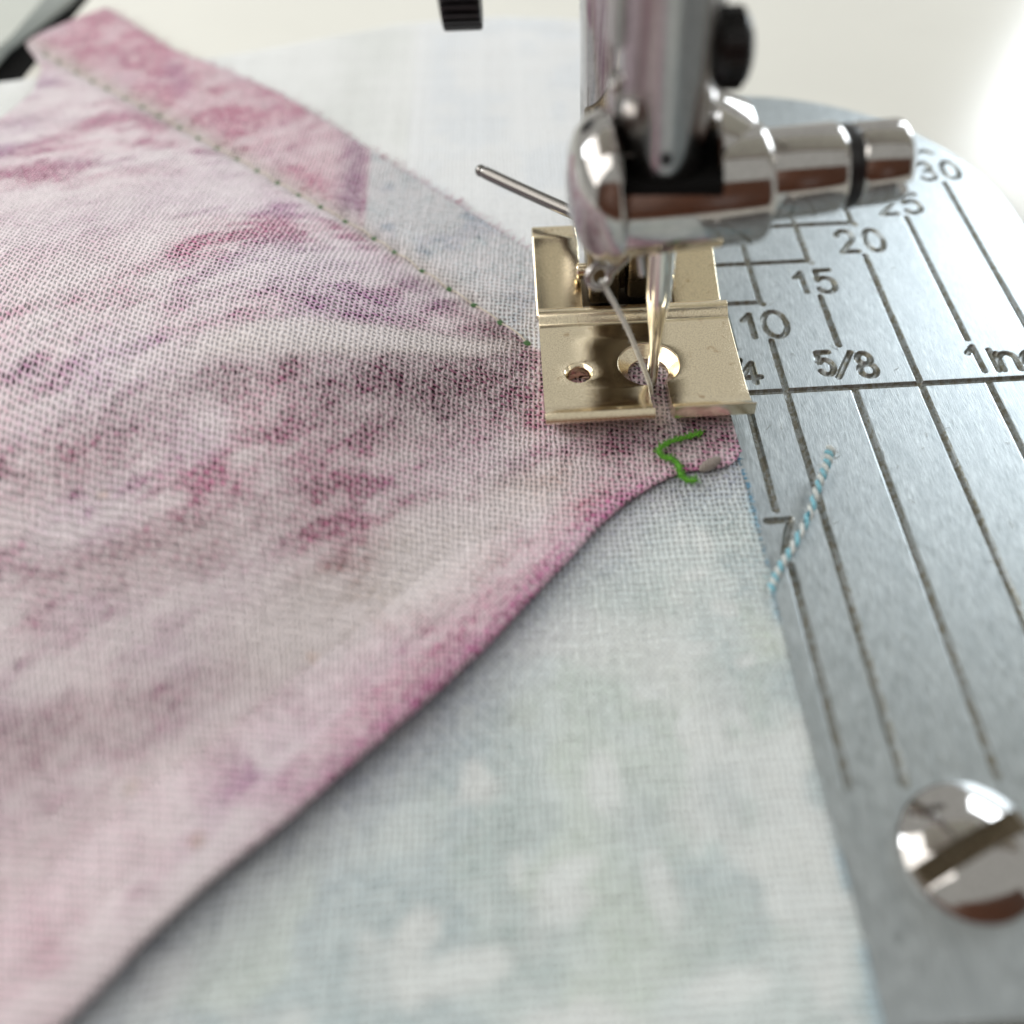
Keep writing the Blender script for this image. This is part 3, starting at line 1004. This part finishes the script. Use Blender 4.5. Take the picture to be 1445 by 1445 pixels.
white_fab = cloth_mesh('white_fabric', X, Y, Z, X / 0.36, (Y + 0.02 * X) / 0.4, ink, amt, M_white, 0.18)
tag(white_fab, 'white cotton with faint blue watercolour print lying behind the rose seam', 'fabric')

# ---------------------------------------------------------------- presser foot
foot = empty('presser_foot', (-0.5, 4, 1), 'gold tinted metal presser foot clamped down on the fabric', 'presser foot')


def profile_plate(name, top, thick, x0, x1, mat, parent, under=None):
    P_ = [Vector((0, y, z)) for y, z in top]
    low = []
    for i, p in enumerate(P_):
        t = (P_[min(i + 1, len(P_) - 1)] - P_[max(i - 1, 0)]).normalized()
        nrm = Vector((0, -t.z, t.y))
        low.append(p - nrm * thick)
    if under:
        low = [Vector((0, y, z)) for y, z in under]
    bm = bmesh.new()
    ringz = []
    for x in (x0, x1):
        ringz.append([bm.verts.new((x, p.y, p.z)) for p in P_] + [bm.verts.new((x, p.y, p.z)) for p in low[::-1]])
    n = len(ringz[0])
    for k in range(n):
        bm.faces.new((ringz[0][k], ringz[0][(k + 1) % n], ringz[1][(k + 1) % n], ringz[1][k]))
    bm.faces.new(ringz[0]); bm.faces.new(ringz[1][::-1])
    return from_bm(name, bm, mat, parent)


top = catmull([(-4.45, 3.55), (-4.1, 3.12), (-3.4, 2.66), (-2.4, 2.36), (-1.2, 2.26)], 18).tolist()
top += [(2.0, 2.26), (5.4, 2.26)] + catmull([(5.75, 2.28), (6.0, 2.48), (6.4, 2.86), (6.85, 2.94), (7.3, 2.66), (7.5, 2.2)], 12).tolist()
below = catmull([(-4.92, 3.10), (-4.55, 2.55), (-3.85, 1.90), (-2.9, 1.32), (-1.9, 1.02), (-1.2, 0.98)], 16).tolist() + [(2.0, 0.98), (7.3, 0.98), (7.48, 1.2)]
sole = profile_plate('sole', top, 1.28, -7.62, 6.5, M_gold, foot, below)
cut_list = []
cb = bmesh.new(); bm_lathe(cb, [(1.45, -1), (1.45, 1.4), (2.2, 2.14), (2.3, 4.5)], 'z', (0.0, 1.2, 0), 56); cut_list.append(from_bm('c1', cb, None, None))
cb = bmesh.new(); bm_box(cb, -0.30, 1.05, -8, 1.2, -1, 5); cut_list.append(from_bm('c2', cb, None, None, False))
cb = bmesh.new(); bm_lathe(cb, [(0.78, -1), (0.78, 2.02), (1.02, 2.27), (1.02, 4)], 'z', (-5.05, 0.65, 0), 40); cut_list.append(from_bm('c3', cb, None, None))
cb = bmesh.new(); bm_box(cb, 1.0, 8, -8, -4.5, -1, 5); cut_list.append(from_bm('c4', cb, None, None, False))
bpy.context.view_layer.update()
cut(sole, cut_list)
bevel(sole, 0.16, 3, 40)
apply_mods(sole)
wt = [(7.72, 1.55)] + catmull([(7.9, 1.62), (9.2, 2.0), (11.5, 2.72), (13.6, 3.45)], 10).tolist() + catmull([(14.1, 3.66), (14.5, 3.86), (14.9, 3.93), (15.8, 3.98)], 8).tolist()
for xa, xb in ((-7.74, -4.15), (2.75, 6.45)):
    w_ = profile_plate('rear_wing', wt, 0.7, xa, xb, M_gold, foot)
    bevel(w_, 0.22, 3, 50)
    apply_mods(w_)
box('rear_floor', -4.1, 2.7, 7.62, 14, 0.95, 1.35, M_holder, foot, 0.05)
lathe('hinge_pin', [(0.0, -4.5), (0.5, -4.5), (0.6, -4.4), (0.6, 2.9), (0.5, 3.0), (0.0, 3.0)], M_gold, foot, 'x', (0, 10.6, 3.4), 24)

ank = empty('foot_holder', (-0.7, 11, 2), 'dark metal foot holder between the wings of the presser foot', 'foot holder')
a1 = box('holder_block', -3.75, -1.35, 8.5, 13.0, 1.75, 13.5, M_holder, ank); bevel(a1, 0.35, 3); apply_mods(a1)
a2 = box('holder_block', -0.9, 2.5, 8.7, 13.2, 1.9, 13.5, M_holder, ank); bevel(a2, 0.5, 3); apply_mods(a2)
a3 = box('holder_web', -1.36, -0.88, 9.6, 13.0, 2.4, 13.4, M_holder, ank)
a4 = box('holder_body', -3.75, 2.6, 9.5, 16.4, 9.5, 15.5, M_holder, ank); bevel(a4, 0.6, 3); apply_mods(a4)
rod_pts = [(-2.5, 12.5, 6.3), (-4.7, 14.45, 6.1), (-8.2, 17.7, 6.0), (-11.55, 20.8, 6.0)]
tube('release_rod', catmull(rod_pts, 24), lambda q: 0.50 if q < 0.97 else 0.36, M_rod, ank, 20)
bm = bmesh.new()
bmesh.ops.create_uvsphere(bm, u_segments=20, v_segments=12, radius=0.49, matrix=Matrix.Translation((-11.5, 20.75, 6.0)))
from_bm('rod_tip', bm, M_rod, ank)

pb = lathe('presser_bar', [(0, 9), (2.7, 9), (3.0, 9.4), (3.0, 120), (0, 120)], M_chrome, None, 'z', (-0.95, 14.0, 0), 72)
tag(pb, 'polished presser bar rising upright behind the needle bar', 'presser bar')
# knurled thumb screw on its left
ts = empty('thumb_screw', (-11.4, 14.4, 24), 'black ribbed thumb screw at the top edge above the white cloth', 'thumb screw')
lathe('knob_core', [(0, -1.25), (3.55, -1.25), (3.75, -1.05), (3.75, 1.05), (3.55, 1.25), (0, 1.25)], M_black, ts, 'x', (-11.35, 14.4, 24.1), 64)
rib_me = None
for k in range(36):
    if rib_me is None:
        bm = bmesh.new()
        bm_box(bm, -1.2, 1.2, -0.19, 0.19, 3.66, 3.98)
        bmesh.ops.bevel(bm, geom=[e for e in bm.edges], offset=0.07, segments=2, affect='EDGES')
        o = from_bm('knob_rib', bm, M_black, ts)
        rib_me = o.data
    else:
        o = bpy.data.objects.new('knob_rib', rib_me); C.objects.link(o); o.parent = ts
    o.matrix_parent_inverse = Matrix.Translation(ts.location).inverted()
    o.location = (-11.35, 14.4, 24.1)
    o.rotation_euler = (2 * PI * k / 36, 0, 0)
lathe('screw_shaft', [(0, -10.2), (1.1, -10.2), (1.1, -3.0), (0, -3.0)], M_steel, ts, 'x', (0, 14.4, 25.2), 24)

# ---------------------------------------------------------------- needle bar, clamp, needle
nb = empty('needle_bar', (-0.4, 0, 18), 'thick upright needle bar carrying a black screw on its right', 'needle bar')
BXC = -0.42
lathe('bar', [(0, 17.2), (2.3, 17.2), (2.66, 17.7), (2.66, 120), (0, 120)], M_steel, nb, 'z', (BXC, 0, 0), 72)
lathe('bar_dimple', [(0, 0), (0.34, 0), (0.34, 0.12), (0, 0.12)], M_black, nb, 'y', (-0.55, -2.70, 20.3), 20)
lathe('black_screw', [(0, 2.0), (1.5, 2.0), (1.65, 2.2), (1.75, 2.4), (1.75, 3.5), (1.6, 3.75), (1.1, 3.95), (0, 4.0)], M_black, nb, 'x', (-0.1, 0.3, 24.6), 48)
rib_me = None
for k in range(18):
    if rib_me is None:
        bm = bmesh.new()
        bm_box(bm, 2.4, 3.5, -0.16, 0.16, 1.6, 1.98)
        bmesh.ops.bevel(bm, geom=bm.edges[:], offset=0.06, segments=2, affect='EDGES')
        o = from_bm('screw_rib', bm, M_black, nb)
        rib_me = o.data
    else:
        o = bpy.data.objects.new('screw_rib', rib_me); C.objects.link(o); o.parent = nb
    o.matrix_parent_inverse = Matrix.Translation(nb.location).inverted()
    o.location = (-0.1, 0.3, 24.6)
    o.rotation_euler = (2 * PI * k / 18, 0, 0)
g1 = box('guide_clip', -3.55, -2.75, -0.9, 0.9, 25.2, 40, M_steel, nb); bevel(g1, 0.25); apply_mods(g1)
g2 = box('guide_clip', -3.45, -2.75, -0.8, 0.8, 21.6, 23.6, M_steel, nb); bevel(g2, 0.3); apply_mods(g2)

cl = empty('needle_clamp', (0, 0, 16.7), 'chrome needle clamp lying crosswise with a slotted screw at its right end', 'needle clamp')
YAW = Matrix.Rotation(math.radians(3.0), 3, 'Z') @ Matrix.Rotation(math.radians(-2.0), 3, 'Y')
CC = Vector((0.0, 0.0, 16.75))


def cl_lathe(name, prof, mat, dz=0.0, dy=0.0, seg=80):
    return lathe(name, prof, mat, cl, 'x', CC + Vector((0, dy, dz)), seg, YAW)


head = [(0, -5.75), (1.2, -5.7), (2.4, -5.45), (3.3, -5.0), (3.95, -4.3), (4.25, -3.5), (4.25, -3.2), (4.05, -2.95), (3.5, -2.8), (0, -2.8)]
ch_ = cl_lathe('clamp_head', [(r, h) for r, h in head], M_chrome, 0.55)
cb_ = cl_lathe('clamp_body', [(0, -2.9), (3.25, -2.9), (3.36, -2.75), (3.38, 5.15), (3.30, 5.45), (3.1, 5.65), (0, 5.65)], M_chrome, -0.1)
cl_lathe('clamp_shoulder', [(0, 2.6), (4.0, 2.6), (4.15, 2.8), (4.0, 3.5), (3.2, 5.0), (0, 5.0)], M_chrome, 0.35, 1.9)
cl_lathe('clamp_sleeve', [(0, 5.6), (2.45, 5.6), (2.55, 5.75), (2.55, 9.75), (2.42, 10.05), (2.2, 10.2), (0, 10.2)], M_chrome, 0.25, 0.1)
cl_lathe('rubber_ring', [(0, 10.1), (2.15, 10.1), (2.35, 10.3), (2.38, 10.65), (2.3, 10.95), (2.1, 11.1), (0, 11.1)], M_black, 0.25, 0.1)
end = cl_lathe('clamp_screw', [(0, 11.0), (2.25, 11.0), (2.36, 11.15), (2.36, 13.5), (2.25, 13.75), (2.1, 13.85), (0, 13.85)], M_chrome, 0.3, 0.1)
cb = bmesh.new(); bm_box(cb, 12.85, 20, -6, 6, -0.42, 0.42)
bmesh.ops.transform(cb, matrix=Matrix.Translation(CC + Vector((0, 0.1, 0.3))) @ YAW.to_4x4() @ Matrix.Rotation(math.radians(8), 4, 'X'), verts=cb.verts)
sc = from_bm('slot', cb, None, None, False)
bpy.context.view_layer.update()
cut(end, [sc])
cb = bmesh.new(); bm_box(cb, -2.75, 2.75, -6, 6, 18.6, 30)
sc = from_bm('seat', cb, None, None, False)
bpy.context.view_layer.update()
cut(cb_, [sc])
sg = box('seat_gap_shade', -3.05, 2.72, -2.92, 2.6, 17.6, 18.95, M_dark, cl); bevel(sg, 0.1); apply_mods(sg)  # dark block added for the shaded recess under the bar
# thread eyelet under the head
eye = Vector((-3.9, -1.2, 11.9))
bm = bmesh.new()
ring = [eye + Matrix.Rotation(math.radians(25), 3, 'Z') @ Vector((0.72 * math.cos(a), 0.25 * math.sin(a), 0.62 * math.sin(a))) for a in np.linspace(0, 2 * PI, 28)]
bm_tube(bm, ring, 0.24, 10, False)
from_bm('thread_eyelet', bm, M_chrome, cl)
tube('eyelet_arm', catmull([(-3.3, -1.0, 11.9), (-2.6, -0.6, 12.3), (-1.8, -0.2, 12.9), (-1.2, 0, 13.8)], 14), 0.3, M_chrome, cl, 12)
tube('needle_stop', catmull([(-1.5, -1.6, 13.6), (-1.35, -1.65, 12.6), (-1.3, -1.6, 12.2)], 8), 0.22, M_chrome, cl, 10)

nd = empty('sewing_needle', (0, 0, 2), 'slim steel machine needle entering the hole of the presser foot', 'needle')
bm = bmesh.new()
bm_lathe(bm, [(0, 14.5), (0.82, 14.5), (0.82, 9.4), (0.74, 8.6), (0.46, 5.9), (0.40, 5.2), (0.38, -1.5), (0.05, -4.2), (0, -4.2)], 'z', (0.1, 0, 0), 32)
ne = from_bm('needle_shaft', bm, M_needle, nd)
cb = bmesh.new(); bm_tube(cb, [(0.12, -0.62, 9.0), (0.12, -0.42, 6.2), (0.1, -0.36, 5.0), (0.1, -0.34, -2)], 0.2, 12)
gc = from_bm('groove', cb, None, None)
bpy.context.view_layer.update()
cut(ne, [gc])
ut = tube('needle_thread', catmull([(-3.75, -1.4, 11.7), (-2.2, -1.25, 8.2), (-0.95, -0.9, 4.6), (-0.12, -0.6, 1.9), (0.1, -0.45, 0.4)], 40), 0.165, M_t_white, None, 10)
tag(ut, 'off white thread running slantwise from the clamp down to the needle eye', 'thread')

# ---------------------------------------------------------------- loose threads
bt = empty('blue_thread', (5.5, -17, 0.5), 'twisted turquoise and white thread tail lying on the steel plate', 'thread')
bp = catmull([(5.3, -17.3, 0.45), (6.0, -16.0, 0.5), (7.2, -14.4, 0.55), (8.75, -12.1, 0.7), (9.9, -9.8, 0.95), (10.8, -8.2, 1.15), (11.35, -7.0, 1.3)], 160)
for ply, mat in ((0, M_t_blue), (1, M_t_pale)):
    pth = []
    for i, p in enumerate(bp):
        a = i / len(bp) * 2 * PI * 11 + ply * PI
        t = Vector(bp[min(i + 1, 159)] - bp[max(i - 1, 0)]).normalized()
        n_ = t.cross(Vector((0, 0, 1))).normalized()
        b_ = n_.cross(t)
        rad_ = 0.14 + 0.12 * smooth01(0.90, 1.0, i / 160) + 0.03 * smooth01(0.3, 0.9, i / 160)
        pth.append(Vector(p) + (n_ * math.cos(a) + b_ * math.sin(a)) * rad_)
    tube('thread_ply', pth, 0.15, mat, bt, 8)
tube('thread_ply', [Vector(p) + Vector((0.08, -0.08, 0.05)) for p in bp[2:14]], 0.13, M_t_bluedk, bt, 8)
tube('thread_ply', [Vector(p) + Vector((-0.02, 0.02, 0.13)) for p in bp[74:84]], 0.12, M_t_bluedk, bt, 8)

gt = empty('green_thread', (0.4, -6.5, 1), 'bright green thread scrap curled on the pink tip in front of the foot', 'thread')
gp = catmull([(3.0, -4.7, 1.12), (1.9, -5.1, 1.2), (0.7, -5.55, 1.3), (-0.1, -6.1, 1.32), (-0.05, -6.75, 1.28), (0.6, -7.05, 1.25), (0.98, -7.6, 1.22), (1.05, -8.4, 1.15), (1.5, -8.75, 1.0), (2.0, -8.72, 0.9)], 90)
for ply in range(3):
    pth = []
    for i, p in enumerate(gp):
        a = i / 90 * 2 * PI * 11 + ply * 2 * PI / 3
        t = Vector(gp[min(i + 1, 89)] - gp[max(i - 1, 0)]).normalized()
        n_ = t.cross(Vector((0, 0, 1))).normalized(); b_ = n_.cross(t)
        pth.append(Vector(p) + (n_ * math.cos(a) + b_ * math.sin(a)) * (0.085 + 0.03 * math.sin(i * 0.9 + ply)))
    tube('thread_ply', pth, 0.085, M_t_green, gt, 7)
bm = bmesh.new()
for k in range(520):
    p = Vector(gp[random.randrange(90)])
    d = Vector((random.uniform(-1, 1), random.uniform(-1, 1), random.uniform(-0.2, 0.8))).normalized()
    L_ = random.uniform(0.5, 1.3); bm_tube(bm, [p, p + d * 0.2 * L_, p + d * 0.36 * L_ + Vector((random.uniform(-.1, .1), random.uniform(-.1, .1), 0))], 0.02, 3, False)
tag(from_bm('thread_fuzz', bm, M_t_green, gt), kind='stuff')

bm = bmesh.new()
for k in range(300):
    p = Vector(bp[random.randrange(160)])
    d = Vector((random.uniform(-1, 1), random.uniform(-1, 1), random.uniform(-0.3, 0.9))).normalized()
    L_ = random.uniform(0.6, 1.5)
    bm_tube(bm, [p + d * 0.2, p + d * 0.3 * L_, p + d * 0.45 * L_ + Vector((0, 0, -0.04))], 0.015, 3, False)
tag(from_bm('thread_fuzz', bm, M_t_pale, bt), kind='stuff')
lint = empty('lint_roll', (3.1, -7.5, 1), 'small grey beige ribbed lint roll at the fabric tip', 'lint')
for k in range(7):
    q = (k - 3) / 3
    rr_ = 0.62 * math.sqrt(max(0.12, 1 - 0.75 * q * q))
    cx, cy = 3.15 + 0.62 * q, -7.45 + 0.26 * q
    ring = [(cx + 0.06 * math.cos(a), cy + rr_ * 0.8 * math.cos(a) * 0.7, 0.98 + rr_ * 0.45 * math.sin(a)) for a in np.linspace(0, 2 * PI, 20)]
    tube('lint_strand', ring, 0.14, M_t_grey, lint, 7)
bm = bmesh.new()
bmesh.ops.create_uvsphere(bm, u_segments=20, v_segments=12, radius=1, matrix=Matrix.Translation((3.15, -7.45, 0.95)) @ Matrix.Rotation(math.radians(22), 4, 'Z') @ Matrix.Diagonal((0.55, 0.22, 0.15, 1)))
from_bm('lint_core', bm, M_t_grey, lint)

# ---------------------------------------------------------------- machine head above (only seen mirrored in the chrome)
hd = box('machine_head', -75, 300, -14, 62, 95, 210, M_cream)
bevel(hd, 14, 5); apply_mods(hd)
tag(hd, 'cream sewing machine head above the needle bar', 'sewing machine')

# stray fibres: fuzz on the needle thread, lint and dust on the plate and the foot
bm = bmesh.new()
tp = catmull([(-3.75, -1.4, 11.7), (-2.2, -1.25, 8.2), (-0.95, -0.9, 4.6), (-0.12, -0.6, 1.9), (0.1, -0.45, 0.4)], 90)
for k in range(150):
    p = Vector(tp[random.randrange(90)])
    d = Vector((random.uniform(-1, 1), random.uniform(-1, 1), random.uniform(-1, 1))).normalized()
    bm_tube(bm, [p + d * 0.1, p + d * 0.26, p + d * 0.38 + Vector((0, 0, -0.06))], 0.010, 3, False)
tag(from_bm('thread_fuzz', bm, M_t_white, ut), kind='stuff')
bm = bmesh.new()
for k in range(70):
    x, y = random.uniform(6.5, 26), random.uniform(-34, 18)
    a = random.uniform(0, 2 * PI); l = random.uniform(0.15, 0.7)
    c = random.uniform(-0.5, 0.5)
    pth = [(x + l * q * math.cos(a + c * q), y + l * q * math.sin(a + c * q), 0.03 + 0.05 * q * (1 - q)) for q in (0, 0.33, 0.66, 1)]
    bm_tube(bm, pth, 0.016, 4, False)
tag(from_bm('plate_lint', bm, M_t_pale, plate), kind='stuff')
